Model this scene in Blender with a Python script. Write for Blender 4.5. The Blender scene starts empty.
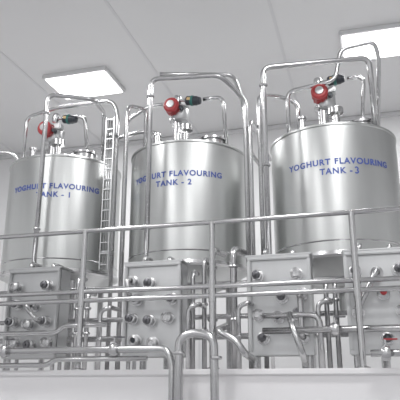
import bpy, bmesh, random
from math import *
from mathutils import Vector, Matrix
random.seed(7)
scn=bpy.context.scene
col=scn.collection
scn.view_settings.view_transform='Standard'

# ---------------- materials ----------------
def mat(name,colr,rough=.5,metal=0.,emit=0.,bump=None,var=None,aniso=0.):
    m=bpy.data.materials.new(name); m.use_nodes=True
    nt=m.node_tree; b=nt.nodes['Principled BSDF']
    b.inputs['Base Color'].default_value=(*colr,1)
    b.inputs['Roughness'].default_value=rough
    b.inputs['Metallic'].default_value=metal
    if aniso: b.inputs['Anisotropic'].default_value=aniso
    if emit:
        b.inputs['Emission Color'].default_value=(1,.99,1,1)
        b.inputs['Emission Strength'].default_value=emit
    tc=nt.nodes.new('ShaderNodeTexCoord')
    if var:
        sc,amp,rng=var
        mp=nt.nodes.new('ShaderNodeMapping'); mp.inputs['Scale'].default_value=sc
        n=nt.nodes.new('ShaderNodeTexNoise'); n.inputs['Scale'].default_value=1; n.inputs['Detail'].default_value=3
        nt.links.new(tc.outputs['Object'],mp.inputs[0]); nt.links.new(mp.outputs[0],n.inputs['Vector'])
        r=nt.nodes.new('ShaderNodeMapRange')
        r.inputs['To Min'].default_value=rough-rng; r.inputs['To Max'].default_value=rough+rng
        nt.links.new(n.outputs['Fac'],r.inputs['Value']); nt.links.new(r.outputs[0],b.inputs['Roughness'])
        mx=nt.nodes.new('ShaderNodeMix'); mx.data_type='RGBA'
        mx.inputs['A'].default_value=(*[c*(1-amp) for c in colr],1)
        mx.inputs['B'].default_value=(*[min(1,c*(1+amp)) for c in colr],1)
        nt.links.new(n.outputs['Fac'],mx.inputs['Factor']); nt.links.new(mx.outputs['Result'],b.inputs['Base Color'])
        if bump:
            bp=nt.nodes.new('ShaderNodeBump'); bp.inputs['Strength'].default_value=bump; bp.inputs['Distance'].default_value=.01
            nt.links.new(n.outputs['Fac'],bp.inputs['Height']); nt.links.new(bp.outputs[0],b.inputs['Normal'])
    return m
M_tank=mat('brushed_steel_tank',(.56,.57,.565),.35,1.,var=((3,3,.5),.14,.06),bump=.18)  # brushed grain; its vertical colour streaks also paint in reflection bands
M_pipe=mat('polished_steel_pipe',(.54,.54,.545),.25,1.,var=((3,3,3),.08,.05))
M_panel=mat('satin_steel_panel',(.55,.555,.56),.38,1.,var=((4,4,1),.12,.06),bump=.1)
M_dark=mat('dark_steel',(.16,.16,.17),.4,.9)
M_black=mat('black_plastic',(.03,.035,.045),.4)
M_red=mat('red_enamel',(.40,.045,.05),.4)
M_green=mat('teal_plastic',(.03,.16,.14),.4)
M_blue=mat('blue_lettering',(.075,.115,.37),.5)
M_yel=mat('yellow_label',(.6,.42,.2),.5)
M_wall=mat('white_wall_panel',(.82,.82,.825),.45,var=((.5,.5,.5),.05,.04))
M_ceil=mat('ceiling_panel_paint',(.78,.78,.785),.4,var=((.3,.3,.3),.07,.05))
M_trim=mat('grey_trim',(.72,.72,.73),.5)
M_floor=mat('grey_floor_tiles',(.45,.45,.46),.4,var=((1,1,1),.1,.05))
M_plat=mat('white_painted_kerb',(.80,.79,.80),.5,var=((1,1,1),.04,.03))
M_col=mat('reflection_column_dark',(.16,.17,.18),.5)  # dark tone of the added columns mirrored in the tanks
M_light=mat('light_diffuser',(.9,.9,.9),.5,emit=6.)

# ---------------- helpers ----------------
def link(o,parent=None):
    col.objects.link(o)
    if parent: o.parent=parent
    return o
def group(name,loc=(0,0,0)):
    e=bpy.data.objects.new(name,None); e.location=loc; e.empty_display_size=.1
    col.objects.link(e); return e
def fin(name,bm,m,parent=None,smooth=True,loc=(0,0,0)):
    me=bpy.data.meshes.new(name); bm.to_mesh(me); bm.free()
    me.materials.append(m)
    if smooth:
        for p in me.polygons: p.use_smooth=True
    o=bpy.data.objects.new(name,me); o.location=loc
    return link(o,parent)
def box(name,c,s,m,parent=None,bev=0.):
    bm=bmesh.new(); bmesh.ops.create_cube(bm,size=1)
    for v in bm.verts: v.co=Vector((v.co.x*s[0],v.co.y*s[1],v.co.z*s[2]))
    if bev: bmesh.ops.bevel(bm,geom=bm.edges[:],offset=bev,segments=2,affect='EDGES')
    return fin(name,bm,m,parent,False,c)
def lathe(name,prof,c,m,parent=None,axis='Z',n=48,sharp=True):
    """prof: list of (r,h) revolve around axis; caps where r==0"""
    bm=bmesh.new(); rings=[]
    for r,h in prof:
        if r<1e-6: rings.append([bm.verts.new((0,0,h))])
        else: rings.append([bm.verts.new((r*cos(2*pi*i/n),r*sin(2*pi*i/n),h)) for i in range(n)])
    for a,b in zip(rings,rings[1:]):
        for i in range(n):
            j=(i+1)%n
            if len(a)==1 and len(b)==1: continue
            if len(a)==1: bm.faces.new((a[0],b[i],b[j]))
            elif len(b)==1: bm.faces.new((a[i],b[0],a[j]))
            else: bm.faces.new((a[i],a[j],b[j],b[i]))
    bmesh.ops.recalc_face_normals(bm,faces=bm.faces[:])
    if sharp:
        for e in bm.edges:
            if len(e.link_faces)==2 and e.calc_face_angle(0)>radians(35): e.smooth=False
    R={'Z':Matrix.Identity(3),'Y':Matrix.Rotation(radians(90),3,'X'),'X':Matrix.Rotation(radians(90),3,'Y')}[axis]
    for v in bm.verts: v.co=R@v.co      # axis Y: +h points toward -Y
    return fin(name,bm,m,parent,True,c)
def cyl(name,c,r,h,m,parent=None,axis='Z',n=24):
    return lathe(name,[(0,-h/2),(r,-h/2),(r,h/2),(0,h/2)],c,m,parent,axis,n)
def pipe(name,pts,r,m=None,parent=None,bend=.09,n=14):
    m=m or M_pipe
    P=[Vector(p) for p in pts]; Q=[P[0]]
    for i in range(1,len(P)-1):
        a,b,c=P[i-1],P[i],P[i+1]
        d1=(a-b);d2=(c-b); k=min(bend,d1.length*.48,d2.length*.48)
        s=b+d1.normalized()*k; e=b+d2.normalized()*k
        for t in range(7):
            t/=6; Q.append((1-t)**2*s+2*t*(1-t)*b+t*t*e)
    Q.append(P[-1])
    bm=bmesh.new(); rings=[]; up=None
    for i,q in enumerate(Q):
        t=((Q[i+1]-q) if i==0 else (q-Q[i-1]) if i==len(Q)-1 else (Q[i+1]-Q[i-1])).normalized()
        if up is None:
            up=t.orthogonal().normalized()
        else: up=(up-t*up.dot(t)).normalized()
        s=t.cross(up)
        rings.append([bm.verts.new(q+r*(cos(2*pi*k/n)*up+sin(2*pi*k/n)*s)) for k in range(n)])
    for a,b in zip(rings,rings[1:]):
        for i in range(n):
            j=(i+1)%n; bm.faces.new((a[i],a[j],b[j],b[i]))
    bm.faces.new(rings[0]); bm.faces.new(rings[-1])
    bmesh.ops.recalc_face_normals(bm,faces=bm.faces[:])
    return fin(name,bm,m,parent,True)
def clamp(c,r,parent,axis='Z'):
    lathe('clamp',[(r,-.018),(r+.014,-.014),(r+.02,0),(r+.014,.014),(r,.018)],c,M_pipe,parent,axis,20)

# ---------------- room ----------------
CEIL=7.2
box('floor',(-1.5,3.5,-.05),(17,19,.1),M_floor)
box('wall_back',(-1.5,12.6,3.6),(17,.2,7.2),M_wall)
box('wall_left',(-9.9,3.5,3.6),(.2,18,7.2),M_wall)
box('wall_right',(6.9,3.5,3.6),(.2,18,7.2),M_wall)
box('ceiling',(-1.5,3.5,CEIL+.1),(17,19,.2),M_ceil)
for i,x in enumerate([-8.3,-5.9,-3.5,-1.1,1.3,3.7]):
    box('trim_%d'%(i+1),(x,3.3,CEIL-.005),(.05,18.3,.006),M_trim)
    box('trim_%d'%(i+11),(x,12.49,3.6),(.04,.01,7.1),M_trim)
box('trim_20',(-1.5,12.46,CEIL-.05),(16.6,.08,.08),M_trim)
# unseen dark columns, added so the tanks reflect vertical bands
for x in (-8.6,-5.2,-1.6,2.0,5.4):
    g=group('reflection_column',(x,-4.6,0))
    box('shaft',(0,0,3.6),(.8,.5,7.2),M_col,g,.02)
    box('plinth',(0,0,.15),(.95,.65,.3),M_trim,g,.02)
# platform
pl=group('raised_platform')
box('deck',(-1.5,8.0,.86),(15,3.6,1.72),M_plat,pl)
box('kerb',(-1.5,6.16,.87),(15,.12,1.74),M_plat,pl,.01)
box('kerb_lip',(-1.5,6.15,1.72),(15,.16,.06),M_plat,pl,.01)

# ---------------- ceiling lights ----------------
def ceiling_light(x,y):
    g=group('ceiling_light',(x,y,CEIL))
    box('housing',(0,0,-.04),(1.3,.95,.08),M_trim,g,.01)
    box('diffuser',(0,0,-.085),(1.2,.85,.02),M_light,g)
    L=bpy.data.lights.new('lamp','AREA'); L.shape='RECTANGLE'; L.size=1.2; L.size_y=.85; L.energy=135
    o=bpy.data.objects.new('lamp',L); o.location=(0,0,-.11); link(o,g)
for x in (-4.95,.53):
    for y in (9.45,4.2,-1.5): ceiling_light(x,y)  # far row is visible; the other rows are unseen, added for highlights on the steel

# ---------------- tanks ----------------
def text_bm(txt,size,nm):
    cu=bpy.data.curves.new(nm,'FONT'); cu.body=txt; cu.size=size; cu.align_x='LEFT'
    cu.offset=.0036; cu.space_character=1.17
    t=bpy.data.objects.new(nm,cu); col.objects.link(t)
    bpy.context.view_layer.update()
    me=bpy.data.meshes.new_from_object(t.evaluated_get(bpy.context.evaluated_depsgraph_get()))
    bpy.data.objects.remove(t)
    bm=bmesh.new(); bm.from_mesh(me)
    return bm
def lettering(txt,r,ang0,z,size,parent,nm,three=False):
    bm=text_bm(txt,size,nm)
    if three:   # round-topped numeral 3 drawn as a stroke
        x0=max(v.co.x for v in bm.verts)+.033; H=size*.72; a=H*.25; th=.009
        pts=[]
        for k in range(13):
            t=radians(150-k*20); pts.append((a*cos(t),H-a+a*sin(t)))
        for k in range(14):
            t=radians(85-k*18.5); pts.append((a*1.08*cos(t),a+a*sin(t)))
        def stroke(pp):
            pv=None
            for i,(px,py) in enumerate(pp):
                q=pp[min(i+1,len(pp)-1)]; p=pp[max(i-1,0)]
                d=Vector((q[0]-p[0],q[1]-p[1])).normalized()
                L=bm.verts.new((x0+a+px-d.y*th,py+d.x*th,0)); Rr=bm.verts.new((x0+a+px+d.y*th,py-d.x*th,0))
                if pv: bm.faces.new((pv[0],pv[1],Rr,L))
                pv=(L,Rr)
        stroke(pts[:12]); stroke(pts[13:])
    bmesh.ops.subdivide_edges(bm,edges=[e for e in bm.edges if e.calc_length()>.04],cuts=2)
    bmesh.ops.triangulate(bm,faces=bm.faces[:])
    xs=[v.co.x for v in bm.verts]; xm=(min(xs)+max(xs))/2
    for v in bm.verts:
        a=ang0+(v.co.x-xm)*1.0/r
        v.co=Vector((r*sin(a),-r*cos(a),z+v.co.y))
    fin(nm,bm,M_blue,parent,False)
R=.845; ZB=3.11; ZT=4.73
def tank(x,num,ang,dz=0):
    y=8.0
    g=group('stainless_steel_tank',(x,y,0))
    lathe('shell',[(R,ZB),(R,ZT)],(0,0,0),M_tank,g,n=96)
    lathe('dished_top',[(R,ZT),(R+.012,ZT+.01),(R+.012,ZT+.035),(R-.02,ZT+.05),(R-.2,ZT+.10),(.4,ZT+.15),(.15,ZT+.17),(0,ZT+.17)],(0,0,0),M_tank,g,n=96)
    lathe('bottom_ring',[(R-.01,ZB+.02),(R+.015,ZB+.015),(R+.02,ZB-.03),(R-.03,ZB-.05)],(0,0,0),M_pipe,g,n=96)
    lathe('weld_seam',[(R,ZB+.13),(R+.006,ZB+.14),(R,ZB+.15)],(0,0,0),M_pipe,g,n=96)
    lathe('cone_bottom',[(R-.03,ZB-.05),(.55,ZB-.22),(.12,ZB-.38),(.05,ZB-.40),(.05,ZB-.62),(0,ZB-.62)],(0,0,0),M_tank,g,n=72)
    for k in range(4):
        a=pi/4+k*pi/2
        lx,ly=.66*cos(a),.66*sin(a)
        lathe('leg_%d'%(k+1),[(0,1.725),(.08,1.725),(.08,1.76),(.045,1.78),(.045,3.0),(0,3.0)],(lx,ly,0),M_pipe,g,n=20)
    lathe('manway',[(.17,ZT+.08),(.17,ZT+.2),(.2,ZT+.2),(.2,ZT+.23),(.1,ZT+.27),(0,ZT+.28)],(.42,-.25,0),M_pipe,g,n=32)
    lathe('spray_nozzle',[(.045,ZT+.08),(.045,ZT+.3),(.06,ZT+.3),(.06,ZT+.33),(0,ZT+.33)],(-.35,-.45,0),M_pipe,g,n=20)
    lathe('air_vent',[(.05,ZT+.08),(.05,ZT+.28),(.1,ZT+.3),(.1,ZT+.38),(.03,ZT+.42),(0,ZT+.42)],(.1,-.5,0),M_pipe,g,n=24)
    lettering('YOGHURT FLAVOURING',R+.004,radians(ang),4.25+dz,.107,g,'lettering_name')
    if num==3: lettering('TANK -',R+.004,radians(ang),4.125+dz,.107,g,'lettering_number',True)
    else: lettering('TANK - %d'%num,R+.004,radians(ang),4.125+dz,.107,g,'lettering_number')
    return g
tank(-4.41,1,17); tank(-2.40,2,2); tank(-.32,3,7,-.04)

def agitator(x,z,y=7.75,s=1.):
    g=group('agitator_motor',(x,y,z))
    zb=ZT+.12-z
    lathe('lantern',[(0,zb),(.13,zb),(.13,zb+.03),(.07,zb+.05),(.07,-.14),(.12,-.14),(.12,-.1),(0,-.1)],(.02,.1,0),M_pipe,g,n=24)
    lathe('gearbox',[(0,-.12),(.11,-.12),(.13,-.09),(.13,.07),(.09,.11),(0,.12)],(.07,.08,-.03),M_panel,g,'Z',28)
    lathe('motor_body',[(0,-.10),(.09,-.10),(.105,-.08),(.105,.08),(.115,.09),(.115,.13),(.09,.155),(0,.16)],(0,-.04,.02),M_red,g,'Y',32)
    for k in range(10):
        a=2*pi*k/10
        box('fin_%d'%k,(.106*cos(a),-.03,.02+.106*sin(a)),(.02,.13,.02),M_red,g)
    lathe('motor_cap',[(.06,.158),(.055,.172),(0,.175)],(0,-.04,.02),M_panel,g,'Y',20)
    box('terminal_box',(.16,.0,.08),(.11,.13,.1),M_panel,g,.015)
    cyl('cable_gland',(.14,-.1,-.02),.03,.08,M_black,g,'Y')
agitator(-4.62,5.38); agitator(-2.56,5.50); agitator(-.42,5.42)
def actuator(x,z,y=7.7,tilt=0):
    g=group('pneumatic_valve',(x,y,z)); g.rotation_euler=(0,radians(tilt),0)
    lathe('actuator_body',[(0,-.11),(.05,-.11),(.07,-.09),(.07,.06),(.055,.09),(0,.1)],(0,0,0),M_black,g,'X',28)
    lathe('position_indicator',[(.072,-.03),(.078,-.02),(.078,.005),(.072,.01)],(0,0,0),M_green,g,'X',28)
    lathe('end_cap',[(.05,.08),(.06,.09),(.05,.12),(0,.13)],(0,0,0),M_black,g,'X',24)
    box('nameplate',(-.05,-.071,0),(.05,.006,.04),M_yel,g)
    cyl('yoke',(-.16,0,0),.03,.12,M_pipe,g,'X')
    lathe('valve_body',[(0,-.07),(.05,-.07),(.065,0),(.05,.07),(0,.07)],(-.24,0,0),M_pipe,g,'Z',24)
actuator(-4.26,5.55,tilt=10); actuator(-2.26,5.60,tilt=8); actuator(-.20,5.64,tilt=-5)

# ---------------- overhead process pipes ----------------
def pp(pts,r=.034,bend=.12,cl=()):
    g=group('process_pipe')
    pipe('tube',pts,r,parent=g,bend=bend)
    for c,ax in cl: clamp(c,r,g,ax)
    return g
DZ=ZT+.10
# tank 1
pp([(-4.22,6.95,3.0),(-4.22,6.95,5.6),(-3.66,7.3,5.62),(-3.72,7.8,5.62),(-3.8,8.0,DZ)],cl=[((-4.22,6.95,3.6),'Z'),((-4.22,6.95,5.3),'Z')])
pp([(-4.95,7.6,DZ-.04),(-4.95,7.6,5.62),(-4.45,7.6,5.72),(-3.5,7.6,5.72),(-3.4,7.6,5.5),(-3.4,7.6,1.75)],.03)
pp([(-5.6,7.5,1.75),(-5.6,7.5,5.05),(-5.15,7.6,5.05),(-5.02,7.7,DZ-.03)],.03)
pp([(-6.6,7.4,5.3),(-5.35,7.4,5.3),(-5.35,7.4,1.75)],.03)
pp([(-4.20,7.7,5.57),(-4.0,7.7,5.57),(-3.95,7.8,DZ)],.03)
# tank 2
pp([(-2.64,6.95,3.0),(-2.64,6.95,5.62),(-1.70,7.1,5.62),(-1.44,7.5,5.40),(-1.44,7.5,1.75)],cl=[((-2.64,6.95,3.5),'Z'),((-2.64,6.95,5.35),'Z')])
pp([(-3.12,7.3,1.75),(-3.12,7.3,5.45),(-2.95,7.6,5.5),(-2.95,7.6,DZ-.02)],.03)
pp([(-3.6,7.9,5.2),(-3.05,7.7,5.2),(-2.78,7.7,5.15),(-2.78,7.8,DZ)],.03)
pp([(-2.50,7.7,5.60),(-2.95,7.7,5.60),(-3.3,7.7,5.4),(-3.3,7.7,1.75)],.028)
pp([(-2.1,7.7,5.60),(-1.8,7.7,5.60),(-1.78,7.8,DZ-.03)],.03)
pp([(-2.64,7.3,5.88),(-1.62,7.6,5.88),(-1.56,7.9,5.6),(-1.56,8.5,5.0),(-1.40,8.95,4.8),(-1.40,8.95,1.75)],.03)
pp([(-1.34,7.3,1.75),(-1.34,7.3,5.0),(-1.34,7.9,5.05),(-1.34,9.0,5.05)],.026)
# tank 3
pp([(-1.09,6.95,3.0),(-1.09,6.95,5.56),(.26,7.35,5.72),(.27,7.6,DZ-.04)],.036,cl=[((-1.09,6.95,4.2),'Z'),((-1.09,6.95,5.3),'Z')])
pp([(-.86,7.6,DZ-.03),(-.86,7.6,5.50),(-.2,7.6,5.58),(-.1,7.6,6.05),(.36,7.6,6.10),(.40,7.7,5.9),(.30,8.2,DZ-.02)],.03)
pp([(-1.25,7.5,1.75),(-1.25,7.5,5.45),(-1.0,7.8,5.55),(-.75,7.9,5.45),(-.75,7.9,DZ)],.03)
pp([(-.04,7.7,5.64),(.18,7.7,5.64),(.1,7.8,DZ)],.028)

# cable ladder between tanks
g=group('cable_ladder')
for dx in (-.06,.06): box('side_rail',( -3.34+dx,7.22,4.15),(.014,.025,2.2),M_panel,g)
for k in range(15): box('rung_%d'%k,(-3.34,7.22,3.12+k*.15),(.11,.015,.012),M_panel,g)
for k in range(3): pipe('cable_%d'%k,[(-3.37+.03*k,7.245,3.05),(-3.37+.03*k,7.245,5.25)],.009,M_panel,g)
for z in (3.3,5.0): box('bracket',(-3.34,7.3,z),(.16,.12,.03),M_panel,g)

# ---------------- railing ----------------
g=group('safety_railing')
RY=6.3
pipe('top_rail',[(-7.5,RY,3.34),(3,RY,3.34)],.027,parent=g)
for z in (2.62,2.52): pipe('mid_rail',[(-7.5,RY,z),(3,RY,z)],.027,parent=g)
for k,x in enumerate((-6.4,-4.8,-3.17,-1.62,-.10,1.4)):
    lathe('post_%d'%(k+1),[(0,1.752),(.07,1.752),(.07,1.765),(.034,1.775),(.034,3.34),(0,3.34)],(x,RY,0),M_pipe,g,n=20)
    cyl('rail_joint',(x,RY,2.57),.042,.24,M_pipe,g)

# ---------------- flow panels ----------------
def port(x,z,parent,y=0,r=.042,kind=0):
    lathe('port_flange',[(r+.028,-.0),(r+.028,.015),(r,.02),(r,.08),(r+.018,.082),(r+.018,.112),(r*.8,.12),(r*.8,.10),(0,.095)],(x,y,z),M_pipe,parent,'Y',24)
    if kind==1:
        lathe('port_cap',[(0,.11),(r*1.1,.115),(r*1.0,.15),(r*.4,.16),(r*.4,.19),(0,.195)],(x,y,z),M_dark,parent,'Y',24)
    if kind==2:
        lathe('red_knob',[(0,.11),(r*.8,.115),(r*.8,.16),(0,.17)],(x,y,z),M_red,parent,'Y',20)
    if kind==3:
        lathe('sight_glass',[(0,.10),(r*.7,.105),(0,.108)],(x,y,z),M_black,parent,'Y',20)
def panel(x0,x1,kinds,bends,z0=1.90,z1=2.99,cols=(-.31,.0,.31),rows=(.80,.60,.40,.17)):
    xc=(x0+x1)/2; w=x1-x0; yf=6.66
    g=group('flow_plate_panel',(xc,yf,0)); zc=(z0+z1)/2; h=z1-z0
    box('cabinet',(0,.15,zc),(w,.26,h),M_panel,g,.012)
    t=.04
    box('frame_top',(0,-.0,z1-t/2),(w,.05,t),M_panel,g,.01); box('frame_bottom',(0,-.0,z0+t/2),(w,.05,t),M_panel,g,.01)
    box('frame_left',(-w/2+t/2,-.0,zc),(t,.05,h-2*t),M_panel,g,.01); box('frame_right',(w/2-t/2,-.0,zc),(t,.05,h-2*t),M_panel,g,.01)
    box('lid',(0,.15,z1+.012),(w+.04,.32,.025),M_panel,g,.008)
    for sx in (-1,1):
        for sy in (.06,.24): cyl('foot',(sx*(w/2-.06),sy,(z0+1.73)/2),.025,z0-1.73+.01,M_pipe,g)
    pos=[]
    for ri,row in enumerate(kinds):
        for ci,k in enumerate(row):
            px=cols[ci]*w+(.03 if ri%2 else -.02); pz=z0+rows[ri]*h-(.03 if ci==1 else 0)
            pos.append((px,pz))
            if k!='.': port(px,pz,g,.02,kind=int(k))
    for (a,b) in bends:
        (ax,az),(bx,bz)=pos[a],pos[b]
        pipe('swing_bend',[(ax,-.09,az),(ax,-.22,az),(bx,-.22,bz),(bx,-.09,bz)],.030,parent=g,bend=.09)
    pipe('riser',[(-w*.25,.2,z1),(-w*.25,.2,z1+.12),(-w*.25,.42,z1+.12)],.03,parent=g)
    pipe('riser_2',[(w*.2,.2,z1),(w*.2,.2,z1+.09),(w*.2,.42,z1+.09)],.03,parent=g)
panel(-4.38,-3.66,['0.1','10.','101','010'],[(4,8)])
panel(-2.80,-2.09,['01.','0.1','110','30.'],[(3,0)])
panel(-1.30,-.59,['1.0','.10','031','1.0'],[(5,11)])
panel(-.23,.49,['101','.21','0.0','.12'],[(1,6)])
panel(-5.9,-5.2,['01.','0.1','.10','30.'],[(0,3)])

# ---------------- lower pipework ----------------
for z,y,r in ((2.15,7.15,.035),(2.38,7.1,.03),(2.78,7.12,.03)):
    pp([(-6.8,y,z),(2.2,y,z)],r)
for x in (-3.5,-3.36,-2.0,-1.86,-.45,-.35,-5.0):
    top=random.choice((2.7,2.9,3.05))
    pp([(x,6.85,1.75),(x,6.85,top),(x,7.05,top)],.028,cl=[((x,6.85,2.2),'Z'),((x,6.85,2.5),'Z')])
for x in (-3.02,-1.95,-1.38,-.52):
    pp([(x,6.5,1.75),(x,6.5,2.42),(x+.12,6.5,2.46),(x+.12,6.75,2.46)],.026,cl=[((x,6.5,2.1),'Z')])
for x in (-1.72,-1.47):
    pp([(x,6.7,1.75),(x,6.7,3.12),(x+.05,7.1,3.14)],.04,cl=[((x,6.7,2.9),'Z'),((x,6.7,2.3),'Z')])
FY=5.88
pp([(-6.5,5.98,1.95),(-2.05,5.98,1.95),(-2.0,5.98,1.9),(-1.96,5.98,1.80),(-1.96,5.98,0)],.036)
pp([(-1.86,FY,0),(-1.86,FY,2.04),(-1.72,FY,2.10),(-1.50,FY,2.06),(-1.48,FY,0)],.042,.14,cl=[((-1.86,FY,1.9),'Z'),((-1.48,FY,1.85),'Z')])
pp([(-1.50,6.4,2.2),(-1.50,5.98,2.12),(-1.30,5.98,2.02),(-1.22,5.98,1.90),(-1.22,6.45,1.86)],.036)
pp([(-6.5,6.02,1.80),(-3.4,6.02,1.80),(-3.3,6.02,1.86),(-2.25,6.02,1.86)],.028)
pp([(-1.1,6.4,2.14),(3,6.4,2.14)],.035)
pp([(-6.6,6.45,2.18),(-3.55,6.45,2.18),(-3.45,6.45,2.26),(-2.9,6.45,2.26)],.03)
pp([(-1.1,6.42,2.30),(-.5,6.42,2.30),(-.5,6.42,1.75)],.03)
pp([(-.80,6.3,2.30),(-.74,6.1,2.12),(-.66,6.1,1.9),(-.66,6.3,1.80)],.032)
pp([(-.02,6.0,1.88),(.7,6.0,1.88),(1.6,6.0,1.88)],.033)
def hand_valve(x,y,z,c):
    g=group('butterfly_valve',(x,y,z))
    lathe('body',[(0,-.04),(.06,-.04),(.07,-.02),(.07,.02),(.06,.04),(0,.04)],(0,0,0),M_pipe,g,'X',28)
    cyl('stem',(0,-.0,.09),.012,.07,M_pipe,g)
    box('lever',(0.05,-.0,.125),(.13,.025,.015),c,g,.005)
hand_valve(-3.9,5.98,1.95,M_dark); hand_valve(-2.6,5.98,1.95,M_dark); hand_valve(.12,6.0,1.88,M_red); hand_valve(-.35,6.4,2.14,M_dark)

# ---------------- world + camera ----------------
w=bpy.data.worlds.new('hall_ambient'); scn.world=w; w.use_nodes=True
w.node_tree.nodes['Background'].inputs[0].default_value=(.985,.985,1,1)
w.node_tree.nodes['Background'].inputs[1].default_value=1.1
cam=bpy.data.cameras.new('camera'); cam.sensor_width=36; cam.lens=54; cam.clip_end=100
co=bpy.data.objects.new('camera',cam); col.objects.link(co)
co.location=(0,0,1.6); co.rotation_euler=(radians(90+17.1),0,radians(15.6))
scn.camera=co
